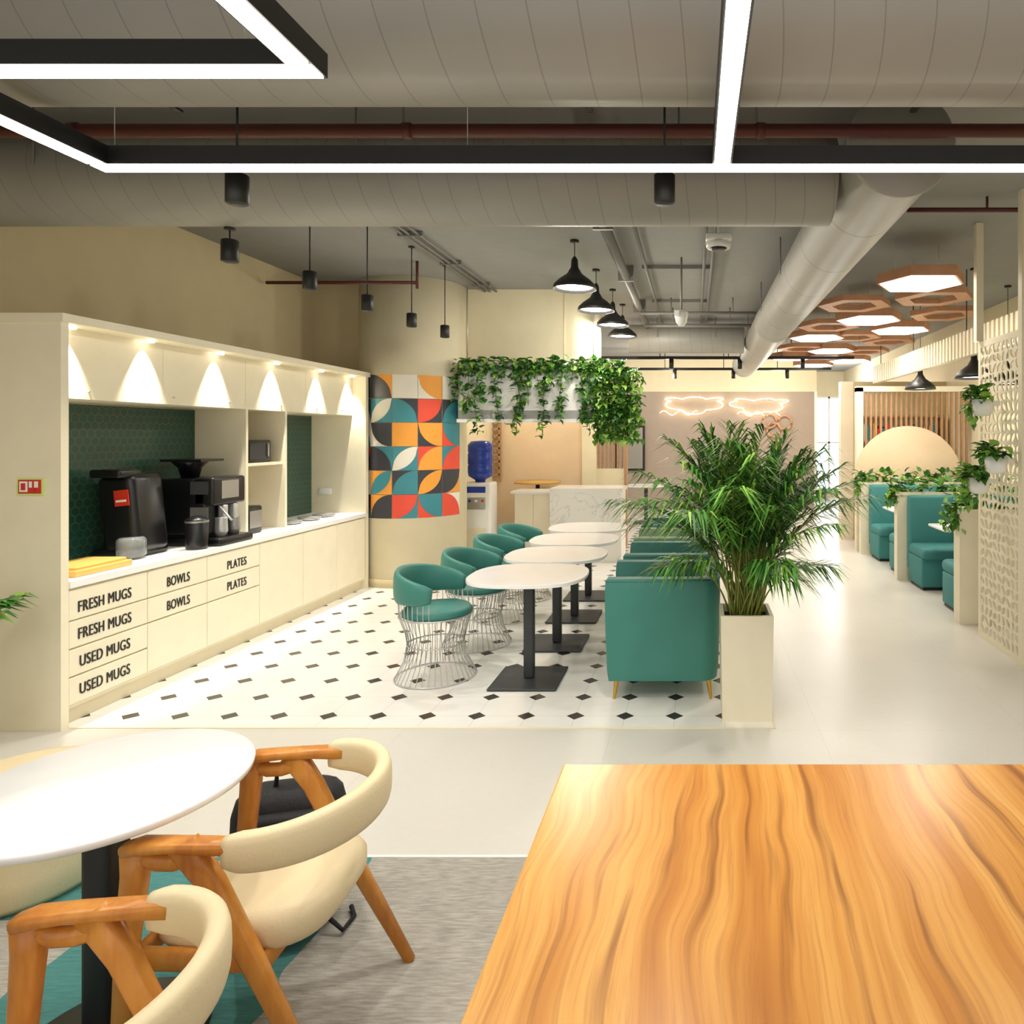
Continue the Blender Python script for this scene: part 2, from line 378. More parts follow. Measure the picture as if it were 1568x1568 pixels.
def label(txt,yc,zc,w,h,parent,x=FX+.0015,m=None):
    cu=bpy.data.curves.new('t','FONT'); cu.body=txt; cu.extrude=0.002; cu.space_character=1.08; t=bpy.data.objects.new('t',cu); COL.objects.link(t)
    bpy.context.view_layer.update()
    me=bpy.data.meshes.new_from_object(t); bpy.data.objects.remove(t)
    xs=[q.co.x for q in me.vertices]; ys=[q.co.y for q in me.vertices]
    x0,x1,y0,y1=min(xs),max(xs),min(ys),max(ys)
    for q in me.vertices:
        a=(q.co.x-(x0+x1)/2)/(x1-x0)*w; c_=(q.co.y-(y0+y1)/2)/(y1-y0)*h; zz=q.co.z
        q.co=Vector((x+zz*.3,yc+a,zc+c_))
    me.materials.clear(); me.materials.append(m or M['black'])
    o=bpy.data.objects.new('label_'+txt.lower().replace(' ','_'),me); COL.objects.link(o); o.parent=parent
    o2=bpy.data.objects.new('label_weight',me); COL.objects.link(o2); o2.parent=parent; o2.location=(0.0003,.004,0)
for t,y_,z_,w in (('FRESH MUGS',4.25,.69,.38),('FRESH MUGS',4.25,.53,.38),('USED MUGS',4.25,.365,.36),('USED MUGS',4.25,.20,.36),
                ('BOWLS',4.85,.69,.21),('BOWLS',4.85,.525,.21),('PLATES',5.47,.69,.225),('PLATES',5.47,.525,.225)):
    label(t,y_,z_,w,.066,E)
b=B()
LY=(4.12,4.72,5.42,6.15,6.88,7.5)
for yy in LY: b.cyl((-3.745,yy,2.345),(-3.745,yy,2.36),.025,M['bulb'],n=16)
b.make('downlights',parent=E)
def light(kind,name,loc,en,col=(1,.93,.8),size=.05,rot=(0,0,0),spot=1.2,blend=.5,sy=None,parent=None):
    l=bpy.data.lights.new(name,kind); l.energy=en; l.color=col
    l.shadow_soft_size=size
    if kind=='SPOT': l.spot_size=spot; l.spot_blend=blend
    o=bpy.data.objects.new(name,l); COL.objects.link(o); o.location=loc; o.rotation_euler=rot
    if parent: o.parent=parent
    return o
for yy in LY: light('SPOT','downlight_lamp',(-3.745,yy,2.340),75,(1,.94,.80),.012,(0,math.radians(12),0),1.1,.6,parent=E)
b=B(); b.bb(-3.90,-3.74,3.942,3.949,1.36,1.46,M['signglow']); b.bb(-3.885,-3.755,3.938,3.942,1.37,1.45,M['signred'])
b.bb(-3.875,-3.83,3.935,3.938,1.38,1.44,M['white']); b.bb(-3.865,-3.84,3.933,3.935,1.39,1.43,M['signred']); b.bb(-3.82,-3.77,3.935,3.938,1.405,1.44,M['white']); b.bb(-3.80,-3.79,3.933,3.936,1.38,1.44,M['signred']); b.make('fire_extinguisher_sign')
# coffee machine
b=B(); K=M['blackp']
b.rbox((0,0,.30),(.36,.38,.44),.02,K); b.rbox((.05,0,.03),(.50,.40,.06),.015,K); b.rbox((.16,0,.42),(.16,.38,.22),.02,K)
b.bb(.24,.243,-.1,.1,.36,.50,M['steel']); b.rbox((.22,-.05,.25),(.05,.05,.12),.01,M['chrome']); b.rbox((.22,.07,.25),(.05,.05,.12),.01,M['chrome'])
b.lathe([(.035,.06),(.05,.1),(.045,.2),(.05,.21)],(.2,-.05,0),M['chrome'],20); b.lathe([(.035,.06),(.05,.1),(.045,.2),(.05,.21)],(.2,.1,0),M['steel'],20)
b.lathe([(.06,.52),(.08,.60),(.12,.64),(.12,.65)],(-.08,0,0),M['blackp'],24); b.bb(-.22,.10,-.13,.13,.65,.668,M['blackp'])
b.cyl((.24,-.12,.3),(.36,-.16,.2),.008,M['chrome'],n=8)
b.bb(.06,.2,-.191,-.189,.40,.5,M['darkgrey']); b.bb(.06,.2,-.192,-.19,.08,.3,M['steel'])
b.make('coffee_machine',(-3.95,5.48,.85))
b=B(); b.rbox((0,0,.30),(.26,.30,.56),.05,K,rot=(0,math.radians(-6),0)); b.rbox((-.02,0,.03),(.30,.32,.06),.02,K); b.rbox((-.03,-.12,.59),(.22,.2,.06),.02,K)
b.box((.04,-.156,.42),(.1,.006,.11),M['signred'],rot=(0,math.radians(-6),0)); b.box((.04,-.16,.40),(.07,.006,.015),M['white'],rot=(0,math.radians(-6),0))
b.lathe([(.05,.0),(.085,.03),(.085,.13),(.07,.15)],(.12,-.17,0),M['glass'],20)
b.make('juice_dispenser',(-4.02,4.92,.85))
b=B(); b.lathe([(.068,0),(.072,.02),(.076,.22),(.065,.23),(.02,.25)],(0,0,0),K,24); b.lathe([(.077,.2),(.077,.215)],(0,0,0),M['steel'],24,cap=False); b.make('coffee_bin',(-3.755,5.175,.85))
b=B(); b.rbox((0,0,.12),(.2,.2,.24),.02,K); b.bb(.10,.103,-.08,.08,.05,.2,M['steel']); b.bb(-.08,.08,-.103,-.10,.05,.2,M['darkgrey']); b.make('milk_cooler',(-3.94,6.0,.85))
b=B(); b.rbox((0,0,.1),(.28,.34,.2),.015,K); b.bb(.14,.144,-.14,.08,.03,.17,M['darkgrey']); b.cyl((.15,.11,.05),(.15,.11,.17),.006,M['chrome'],n=8); b.make('toaster_oven',(-4.02,6.12,1.466))
b=B(); b.rbox((0,0,.02),(.30,.42,.04),.008,M['ltwood'],smooth=False); b.rbox((0,0,.045),(.26,.38,.03),.01,M['ltwood']); b.make('wooden_tray',(-3.86,4.32,.85))
b=B()
for i,(px,py) in enumerate(((0,0),(.02,.3),(0,.6))):
    b.lathe([(.05,0),(.10,.012),(.11,.02),(.1,.018),(.05,.008)],(px,py,0),M['white'],24)
    b.lathe([(.05,.012),(.10,.024),(.11,.032),(.1,.03),(.05,.02)],(px,py,0),M['chrome'],24)
b.make('plates',(-3.92,6.65,.85))
b=B(); b.rbox((0,0,.04),(.01,.14,.07),.004,M['white']); b.make('wall_socket',(-4.1,7.612,1.05),pi/2)
# ---------------------------------------------------------------- dining tables
b=B(); K=M['darkgrey']
b.rbox((0,0,.010),(.46,.46,.016),.006,K,smooth=False); b.rbox((0,0,.37),(.07,.07,.70),.012,K); b.rbox((0,0,.705),(.3,.3,.012),.003,K,smooth=False)
sqc=[]
for i in range(64):
    a=2*pi*i/64; c_,s_=math.cos(a),math.sin(a); e_=2/2.7
    sqc.append((.405*math.copysign(abs(c_)**e_,c_),.385*math.copysign(abs(s_)**e_,s_)))
b.prism(sqc,.715,.74,M['whitet'])
t1=b.make('cafe_table',(-1.15,4.78,.003),bevel=.004)
for yy in (5.6,6.42,7.25): copy(t1,(-1.12,yy,.003))
copy(t1,(-.95,13.5,0))
# ---------------------------------------------------------------- wire tub chairs (face +x)
b=B(); TL=M['teal']
path=[];aa=[];bb_=[]
for i in range(33):
    t=i/32; ang=math.radians(68+224*t); s_=math.cos((t-.5)*pi); e=min(1,min(t,1-t)*10+.4)
    path.append((.255*math.cos(ang),.255*math.sin(ang),.615+.045*s_)); aa.append(.026*(.6+.4*e)); bb_.append((.06+.055*s_)*(.7+.3*e))
b.sweep(path,aa,bb_,TL,n=14,power=.8)
b.lathe([(.0,.425),(.19,.425),(.235,.445),(.24,.47),(.22,.495),(.0,.505)],(0.01,0,0),TL,36)
NW=40
for i in range(NW):
    ang=2*pi*i/NW; c_,s_=math.cos(ang),math.sin(ang)
    tp=.44+ (.13 if abs(((ang+pi)%(2*pi))-pi)>math.radians(70) else 0)
    pts=[(.25,tp),(.245,.44),(.205,.33),(.19,.24),(.215,.12),(.275,.008)]
    b.tube([(r*c_,r*s_,z) for r,z in pts],.003,M['chrome'],n=5)
for r,z in ((.275,.008),(.247,.44),(.192,.24)):
    b.tube([(r*math.cos(2*pi*k/36),r*math.sin(2*pi*k/36),z) for k in range(36)],.005 if z<.3 else .006,M['chrome'],n=6,closed=True)
c1=b.make('wire_tub_chair',(-1.83,4.86,.003),math.radians(-8))
for yy in (5.62,6.42,7.2): copy(c1,(-1.78,yy,.003))
# ---------------------------------------------------------------- green armchairs (face -x)
def armchair(matl,name,loc,rot=0):
    b=B(); W=.36; D=.37; th_=.11
    def outline(w,d,r,front):
        pts=[(-front,-w)]
        for i in range(9):
            a=-pi/2+pi/2*i/8; pts.append((d-r+r*math.cos(a),-w+r+r*math.sin(a)))
        for i in range(9):
            a=0+pi/2*i/8; pts.append((d-r+r*math.cos(a),w-r+r*math.sin(a)))
        pts.append((-front,w)); return pts
    o=outline(W,D,.12,D); inn=outline(W-th_,D-th_,.07,D)
    lv=[(.13,.94),(.20,.965),(.45,.99),(.70,1.0),(.765,.99),(.785,.97)]
    n=len(o); vs=[];fs=[]
    for z,k in lv:
        for x,y in o: vs.append((x*k,y*k,z))
    for z,k in lv:
        sh=.0 if z<.76 else .012
        for x,y in inn: vs.append((x*(k) if x<=-D+.001 else x+sh,y+math.copysign(sh,y),z))
    LV=len(lv); O=LV*n
    for j in range(LV-1):
        for i in range(n-1):
            fs.append((j*n+i,j*n+i+1,(j+1)*n+i+1,(j+1)*n+i))
            fs.append((O+j*n+i+1,O+j*n+i,O+(j+1)*n+i,O+(j+1)*n+i+1))
        fs.append((j*n,(j+1)*n,O+(j+1)*n,O+j*n)); fs.append((j*n+n-1,O+j*n+n-1,O+(j+1)*n+n-1,(j+1)*n+n-1))
    t=LV-1
    for i in range(n-1):
        fs.append((t*n+i,t*n+i+1,O+t*n+i+1,O+t*n+i)); fs.append((i+1,i,O+i,O+i+1))
    b.add(vs,fs,matl,True)
    b.sweep([(x*.99,y*.99,.772) for x,y in o],.006,.006,matl,n=6)
    b.rbox((-.05,0,.2),(.60,.48,.13),.02,matl); b.rbox((-.07,0,.36),(.60,.49,.19),.05,matl)
    for sx in (-.30,.29):
        for sy in (-.28,.28): b.cyl((sx,sy,.15),(sx*1.06,sy*1.04,0),.019,M['gold'],.009,n=14)
    return b.make(name,loc,rot,bevel=.012)
a1=armchair(M['teal'],'green_armchair',(-.20,4.72,.003))
copy(a1,(-.18,5.62,.003)); a3=armchair(M['paleg'],'green_armchair',(-.18,6.5,.003)); copy(a1,(-.18,7.38,.003))
# ---------------------------------------------------------------- palm
b=B()
vs=[];fs=[]
for z,w in ((.0,.148),(.63,.157),(.63,.135),(.57,.133)):
    vs+=[(-w,-w,z),(w,-w,z),(w,w,z),(-w,w,z)]
for j in range(3):
    for i in range(4): fs.append((j*4+i,j*4+(i+1)%4,j*4+4+(i+1)%4,j*4+4+i))
fs.append((12,13,14,15)); fs.append((3,2,1,0)); b.add(vs,fs,M['cream']); b.bb(-.13,.13,-.13,.13,.57,.585,M['soil'])
def frond(b,base,az,L,lean,sag,ms,nl=34,ll=.30,w=.017,t0=.32):
    base=Vector(base); h=Vector((math.cos(az),math.sin(az),0)); pts=[]
    for i in range(13):
        t=i/12; pts.append(base+h*(L*(lean*t*.7+.8*t*t*t*lean))+Vector((0,0,L*((1-.15*lean)*t-sag*t*t*t))))
    b.sweep([tuple(q) for q in pts],[.007*(1-.8*i/12) for i in range(13)],[.007*(1-.8*i/12) for i in range(13)],M['stem'],n=5)
    sd=h.cross(Vector((0,0,1)))
    for k in range(nl):
        t=t0+(1-t0)*k/(nl-1); f=t*12; i=min(11,int(f)); p_=pts[i].lerp(pts[i+1],f-i); tg=(pts[i+1]-pts[i]).normalized()
        l=ll*(.5+.6*math.sin(pi*min(1,(t-t0+.1)/(1.15-t0))))*random.uniform(.8,1.15)
        for sg in (-1,1):
            d=(tg*.8+sd*sg*.68*(1.1-.4*t)+Vector((random.uniform(-.14,.14),random.uniform(-.14,.14),random.uniform(-.15,.15)))).normalized()
            wv=d.cross(Vector((0,0,1)));
            if wv.length<.01: wv=sd.copy()
            wv=wv.normalized()*w*.5
            p1=p_+d*l*.5+Vector((0,0,-.04*l)); p2=p_+d*l+Vector((0,0,-.35*l*random.uniform(.7,1.9)))
            m_=ms[random.randrange(len(ms))]
            b.add([tuple(p_-wv*.4),tuple(p_+wv*.4),tuple(p1+wv),tuple(p1-wv),tuple(p2)],[(0,1,2,3),(3,2,4)],m_,False)
GM=[M['leaf1'],M['leaf2'],M['leaf1'],M['leaf3']]
NF=76
for i in range(NF):
    az=i*2.399+random.uniform(-.25,.25); q=i/NF
    L=random.uniform(1.0,1.38)*(1-.08*q) ; lean=.08+.46*q
    if q>.85: L*=random.uniform(.55,.8)
    frond(b,(random.uniform(-.09,.09),random.uniform(-.09,.09),.57),az,L,lean,.12+.22*q*q,GM,nl=32,ll=.28,w=.015,t0=.42)
b.make('potted_areca_palm',(.315,4.22,.003))
# ---------------------------------------------------------------- plants helpers
def vine(b,p,L,dens=60,spread=.06,ms=None,size=(.05,.085)):
    ms=ms or [M['leaf1'],M['leaf2'],M['leaf2'],M['leaf1'],M['leaf3']]
    n=int(L*dens); pts=[Vector(p)]
    for k in range(8): pts.append(pts[-1]+Vector((random.uniform(-.02,.02),random.uniform(-.015,.015),-L/8)))
    b.sweep([tuple(q) for q in pts],.003,.003,M['leaf2'],n=4,up=(0,1,0))
    for k in range(n):
        t=random.random()*8; i=min(7,int(t)); q=pts[i].lerp(pts[i+1],t-i)+Vector((random.uniform(-spread,spread),random.uniform(-spread,spread)*.7,0))
        d=Vector((random.uniform(-1,1),random.uniform(-1,.5),random.uniform(-1.1,.4))); s_=random.uniform(*size)
        b.leaf(q,d,s_,s_*.9,random.choice(ms))
b=B(); b.bb(-2.75,-1.12,7.98,8.34,1.9,2.0,M['white']); b.bb(-2.75,-1.12,7.98,8.0,1.88,2.55,M['white']); b.bb(-2.75,-1.12,8.3,8.34,1.9,2.55,M['white'])
b.bb(-2.75,-2.73,7.98,8.34,1.9,2.55,M['white']); b.bb(-1.14,-1.12,7.98,8.34,1.9,2.55,M['white']); b.bb(-2.73,-1.14,8.0,8.3,2.35,2.45,M['soil'])
b.bb(-2.76,-1.1,7.96,7.98,2.52,2.56,M['white']); b.bb(-2.76,-1.1,7.96,7.98,1.86,1.9,M['white'])
for xx in (-2.7,-1.2): b.cyl((xx,8.16,2.5),(xx,8.16,CZ),.006,M['chrome'],n=6)
x=-2.72; kk=0
while x<-.8:
    kk+=1
    L=random.choice([.25,.55,.75,.85,.3,.5,.85])*random.uniform(.8,1.08)
    if x>-1.15: L=random.uniform(.7,.95)
    vine(b,(x,7.93+random.uniform(-.03,.03),2.58),L,80,.045,size=(.055,.09)); x+=.10
for i in range(330):
    b.leaf((random.uniform(-2.72,-.85),random.uniform(7.88,8.05),random.uniform(2.42,2.6)),(random.uniform(-1,1),random.uniform(-1,.2),random.uniform(-.8,.9)),.085,.075,random.choice([M['leaf1'],M['leaf2'],M['leaf3']]))
for k in range(12): vine(b,(random.uniform(-1.1,-.65),random.uniform(7.85,8.3),2.5),.85,110,.06,[M['leaf1'],M['leaf3']],size=(.06,.1))
b.make('hanging_ivy_planter')
# ---------------------------------------------------------------- water dispenser
b=B(); W_=M['white']
b.rbox((0,0,.55),(.36,.34,1.08),.03,W_); b.rbox((0,-.165,.82),(.24,.02,.16),.01,M['steel']); b.bb(-.1,-.07,-.19,-.17,.84,.87,M['blue']); b.bb(-.015,.015,-.19,-.17,.84,.87,W_); b.bb(.07,.1,-.19,-.17,.84,.87,M['signred'])
b.bb(-.12,.12,-.19,-.16,.70,.72,W_); b.bb(-.13,.13,-.173,-.170,.08,.5,M['cream']); b.bb(-.12,.12,-.173,-.17,.96,1.04,M['blue'])
b.lathe([(.06,1.09),(.07,1.12),(.15,1.17),(.16,1.22),(.16,1.3),(.152,1.32),(.16,1.34),(.16,1.46),(.152,1.48),(.16,1.5),(.16,1.58),(.12,1.63),(0,1.64)],(0,0,0),M['blue'],32)
b.make('water_dispenser',(-2.84,9.1,.003))
# ---------------------------------------------------------------- bar counter in nook
b=B(); b.bb(-2.45,-1.94,9.35,9.75,.08,.92,M['cream']); b.bb(-2.5,-1.9,9.32,9.8,.92,.95,M['white'])
for xx in (-2.2,): b.bb(xx,xx+.006,9.346,9.35,.1,.9,M['tanwall'])
b.bb(-2.45,-1.94,9.4,9.75,.003,.08,M['darkgrey'])
b.bb(-1.94,-.98,9.2,9.26,.003,.95,M['marble']); b.bb(-1.04,-.98,9.26,9.8,.003,.95,M['marble']); b.bb(-1.94,-.96,9.2,9.82,.95,1.0,M['marble'])
b.make('marble_bar_counter',bevel=.004)
b=B(); b.lathe([(.34,1.0),(.34,1.03)],(0,0,0),M['ltwood'],36); b.cyl((0,0,0),(0,0,1.0),.03,M['black']); b.lathe([(.2,0),(.2,.015)],(0,0,0),M['black'],24); b.make('bar_table',(-2.33,10.2,.003))
b=B()
for k in range(12): b.bb(-3.09,-2.98,10.5,10.54,1.1+k*.1,1.13+k*.1,M['woodslat'])
b.bb(-3.0,-2.97,10.5,10.56,1.0,2.5,M['woodslat'])
b.make('wooden_slat_trim')
b=B()
b.bb(-1.85,-1.15,15.94,15.99,.9,1.95,M['black']); b.bb(-1.8,-1.2,15.93,15.94,.95,1.9,M['steel'])
b.make('framed_mirror')
b=B()
def cloud(xc,zc,w,h,bumps,ph):
    pts=[]; N=160
    for i in range(N):
        t=2*pi*i/N; r=.72+.28*abs(math.sin(bumps*t/2+ph)); pts.append((xc+w*math.cos(t)*r,15.93,zc+h*math.sin(t)*r+.05*math.cos(2*t)))
    return pts
b.tube(cloud(.0,2.46,.74,.20,6,0),.013,M['neon'],n=6,closed=True)
b.tube(cloud(1.5,2.44,.70,.18,6,.8),.013,M['neon'],n=6,closed=True)
b.tube([(-.8+.03*k,15.93,2.24+.05*math.sin(k*.5)) for k in range(30)],.009,M['neon'],n=6)
b.tube([(1.0+.03*k,15.93,2.22+.05*math.sin(k*.5)) for k in range(34)],.009,M['neon'],n=6)
b.make('neon_sign')
b=B()
for (xx,zz) in ((1.85,1.85),(2.1,2.02),(1.75,2.05)):
    b.tube([(xx+.16*math.cos(k*pi/8),15.93,zz+.16*math.sin(k*pi/8)) for k in range(16)],.025,M['hexwood'],n=6,closed=True)
b.make('wall_ring_decor')
b=B(); b.bb(-3.0,2.8,14.0,14.05,3.05,3.1,M['black']); b.bb(-3,2.8,12.0,12.05,3.05,3.1,M['black'])
for xx in (-2,-.6,.6,1.7):
    for yy in (12.02,14.02): b.cyl((xx,yy,3.1),(xx,yy,CZ),.008,M['black'],n=6); b.cyl((xx+.2,yy,2.88),(xx+.2,yy,3.05),.04,M['black'],n=12)
b.make('ceiling_track_lights')
# ---------------------------------------------------------------- ducts & pipes
def duct(name,p0,p1,r,m,ax):
    b=B(); p0=Vector(p0);p1=Vector(p1);d=(p1-p0); L=d.length; q=d.to_track_quat('Z','Y').to_matrix().to_4x4()
    prof=[(r*.98,0),(r,.005),(r,L-.005),(r*.98,L)]
    b.lathe(prof,p0,m,96,True,q)
    nn=max(2,int(L/1.6))
    for i in range(nn):
        c_=p0+d*((i+.5)/nn)
        for sg in (-1,1):
            o=Vector((0,sg*(r+.003),0)) if ax=='x' else Vector((sg*r,0,0))
            b.cyl(tuple(c_+o),(c_.x+o.x,c_.y+o.y,CZ),.005,M['conduit'],n=6)
    return b.make(name)
duct('ventilation_duct',(-4.4,2.40,3.185),(4.1,2.40,3.185),.30,M['ductx'],'x')
duct('ventilation_duct',(-4.4,3.92,3.16),(.78,3.92,3.16),.25,M['ductx'],'x')
b=B()
b.lathe([(.26,0),(.27,.01),(.27,.03),(.25,.04),(.25,5.4),(.256,5.41),(.256,5.44),(.25,5.45),(.25,10.7)],(1.03,3.4,3.16),M['ducty'],64,True,Euler((-pi/2,0,0)).to_matrix().to_4x4())
for yy in (4.5,6.2,8,10,12):
    for sx in (.78,1.28): b.cyl((sx,yy,3.16),(sx,yy,CZ),.006,M['conduit'],n=6)
b.make('ventilation_duct')
duct('ventilation_duct',(-1.0,10.6,3.2),(.76,10.6,3.2),.22,M['ductx'],'x')
b=B(); b.cyl((-4.4,3.3,3.17),(4.1,3.3,3.17),.032,M['red'],n=16)
for xx in (-3,-1.4,.3,1.9,3.5): b.cyl((xx,3.3,3.17),(xx,3.3,CZ),.006,M['conduit'],n=6); b.cyl((xx,3.3,3.17),(xx+.04,3.3,3.17),.038,M['red'],n=16)
b.make('sprinkler_pipe')
b=B(); b.cyl((-4.4,7.05,3.28),(-2.85,7.05,3.28),.018,M['red'],n=12); b.cyl((-2.85,7.05,3.22),(-2.85,7.05,CZ),.014,M['red'],n=12); b.make('sprinkler_pipe')
b=B(); b.cyl((4.1,5.15,3.4),(1.6,5.15,3.4),.018,M['red'],n=12); b.cyl((2.2,5.15,3.4),(2.2,5.15,CZ),.01,M['red'],n=8); b.make('sprinkler_pipe')
b=B()
for k,(zz,yy) in enumerate(((3.23,3.16),(3.26,3.12),(3.22,3.08))): b.cyl((-4.4,yy,zz),(4.1,yy,zz),.012,M['black'],n=8)
for xx in (-3.5,-2.4,-.5,1,2.5): b.bb(xx,xx+.03,3.06,3.18,3.20,3.21,M['black']); b.cyl((xx,3.12,3.2),(xx,3.12,CZ),.005,M['black'],n=6)
b.make('cable_conduit')
b=B()
for xx in (-2.56,-2.50,-2.42): b.cyl((xx,4.2,3.47),(xx,8.38,3.47),.012,M['conduit'],n=8)
for yy in (5,6,7,8): b.bb(-2.6,-2.38,yy,yy+.03,3.455,3.5,M['conduit'])
b.make('cable_conduit')
b=B()
b.cyl((-.72,4.2,3.38),(-.72,12,3.38),.045,M['conduit'],n=14); b.cyl((-.5,4.2,3.45),(-.5,12,3.45),.016,M['conduit'],n=8); b.cyl((.1,4.2,3.45),(.1,12,3.45),.016,M['conduit'],n=8); b.cyl((.18,4.2,3.45),(.18,12,3.45),.016,M['conduit'],n=8)
for yy in (5.4,7.2,9): b.bb(-.8,-.64,yy,yy+.03,3.33,3.5,M['conduit']); b.bb(-.55,.2,yy,yy+.02,3.46,3.5,M['conduit'])
b.cyl((-.7,8.9,3.3),(.8,8.9,3.3),.02,M['conduit'],n=8); b.cyl((-.7,9.6,3.25),(.8,9.6,3.25),.025,M['conduit'],n=8)
for yy in (8.9,9.6):
    for xx in (-.3,.5): b.cyl((xx,yy,3.3),(xx,yy,CZ),.008,M['conduit'],n=6)
b.make('ceiling_pipes')
b=B(); b.rbox((0,0,0),(.2,.2,.05),.01,M['white']); b.lathe([(.09,-.07),(.1,-.05),(.1,-.02)],(0,0,0),M['white'],20); b.lathe([(.05,-.085),(.07,-.07)],(0,0,0),M['blackp'],16); b.cyl((0,0,0),(0,0,.25),.01,M['white'],n=8); b.make('ceiling_access_point',(.19,5.4,3.25),0)
b=B(); b.lathe([(.03,-.14),(.055,-.1),(.07,-.02),(.07,0),(.02,.02)],(0,0,0),M['white'],24); b.cyl((0,0,0),(0,0,.55),.01,M['conduit'],n=8); b.bb(-.07,-.02,-.1,-.05,-.05,.0,M['white']); b.make('motion_detector',(-.13,6.9,2.95))
# ---------------------------------------------------------------- linear lights
ZB=2.75
def lin_seg(x0,x1,y0,y1):
    b.bb(x0,x1,y0,y1,ZB+.004,ZB+.075,M['black'])
    i=.008; b.bb(x0+i,x1-i,y0+i,y1-i,ZB,ZB+.006,M['strip'])
b=B()
lin_seg(-2.35,3.2,2.65,2.735)
lin_seg(-2.35,-2.27,.6,2.65); lin_seg(.07,.145,.6,2.65); lin_seg(3.12,3.2,.6,2.65)
for x_,y_ in ((-2.3,2.72),(-.9,2.72),(.1,2.72),(1.6,2.72),(3.1,2.72),(-2.3,1.2),(.1,1.2)): b.cyl((x_,y_,ZB+.07),(x_,y_,CZ),.0015,M['chrome'],n=5)
b.make('linear_pendant_light')
b=B()
lin_seg(-4.0,-1.08,1.94,2.02); lin_seg(-1.16,-1.08,.5,1.94)
for x_,y_ in ((-3,1.98),(-1.3,1.98),(-1.12,.8)): b.cyl((x_,y_,ZB+.07),(x_,y_,CZ),.0015,M['chrome'],n=5)
b.make('linear_pendant_light')
def spotm(h):
    b=B(); b.lathe([(.04,-.065),(.046,-.06),(.046,.06),(.04,.065)],(0,0,0),M['black'],24); b.lathe([(.03,-.067),(.03,-.064)],(0,0,0),M['darkgrey'],16); b.cyl((0,0,.06),(0,0,h),.005,M['black'],n=8); b.lathe([(.03,h-.012),(.03,h)],(0,0,0),M['black'],16); return b
SP=((-2.0,3.0,2.78),(-.13,3.0,2.78),(-2.71,4.0,2.78),(-2.72,4.85,2.8),(-2.7,5.66,2.8),(-2.68,6.5,2.8),(-2.62,7.2,2.8))
s1=spotm(.70).make('pendant_spotlight',SP[0])
for i,l in enumerate(SP[1:]):
    if i==1: spotm(.135).make('pendant_spotlight',l)
    else: copy(s1,l)
def pend(m_out,ztop):
    b=B(); b.lathe([(.012,.30),(.03,.27),(.035,.20),(.07,.14),(.14,.09),(.19,.04),(.2,0),(.195,0),(.18,.035),(.13,.08),(.06,.12)],(0,0,0),m_out,36,cap=False)
    b.lathe([(.0,.02),(.165,.022),(.165,.03)],(0,0,0),M['bulb'],30,cap=False); b.cyl((0,0,.28),(0,0,ztop),.004,M['black'],n=6); b.lathe([(.04,ztop-.02),(.04,ztop)],(0,0,0),M['black'],16); return b
PL=((-1.1,6.3),(-1.06,7.4),(-1.0,8.4),(-.98,9.35))
p1=pend(M['black'],.45).make('dome_pendant_lamp',(PL[0][0],PL[0][1],3.05))
for l in PL[1:]: copy(p1,(l[0],l[1],3.05))
p2=pend(M['black'],1.18).make('dome_pendant_lamp',(3.0,7.35,2.32)); copy(p2,(3.0,9.1,2.32)); copy(p2,(3.75,8.2,2.32))
# ---------------------------------------------------------------- hex lamps
def hexpts(r,rot=0): return [(r*math.cos(rot+pi/3*i),r*math.sin(rot+pi/3*i)) for i in range(6)]
def hexl(lit):
    b=B(); r=.40
    if lit:
        b.prism(hexpts(r),0,.09,M['hexwood']); b.prism(hexpts(r*.93),-.006,.002,M['hexlit'])
    else:
        o=hexpts(r); i_=hexpts(r*.62); vs=[(x,y,z) for z in (0,.06) for x,y in o]+[(x,y,z) for z in (0,.06) for x,y in i_]; fs=[]
        for k in range(6):
            k2=(k+1)%6; fs+=[(k,k2,6+k2,6+k),(12+k2,12+k,18+k,18+k2),(k2,k,12+k,12+k2),(6+k,6+k2,18+k2,18+k)]
        b.add(vs,fs,M['hexwood'])
    b.cyl((.2,.1,.06),(.2,.1,.39),.002,M['chrome'],n=5); b.cyl((-.26,-.1,.06),(-.26,-.1,.39),.002,M['chrome'],n=5); return b
h1=hexl(True).make('hexagonal_ceiling_lamp',(2.08,6.3,3.1))
for l in ((2.11,8.3),(2.73,9.1),(1.75,9.8),(2.25,11.3),(1.75,12.35),(2.9,12.8),(2.36,13.6)): copy(h1,(l[0],l[1],3.1))
h2=hexl(False).make('hexagonal_ceiling_panel',(2.45,7.02,3.1))
for l in ((1.75,7.5),(1.75,8.95),(2.95,8.1),(2.3,9.9),(2.95,10.4),(1.75,11.2),(2.3,12.4),(2.9,11.6)): copy(h2,(l[0],l[1],3.12))
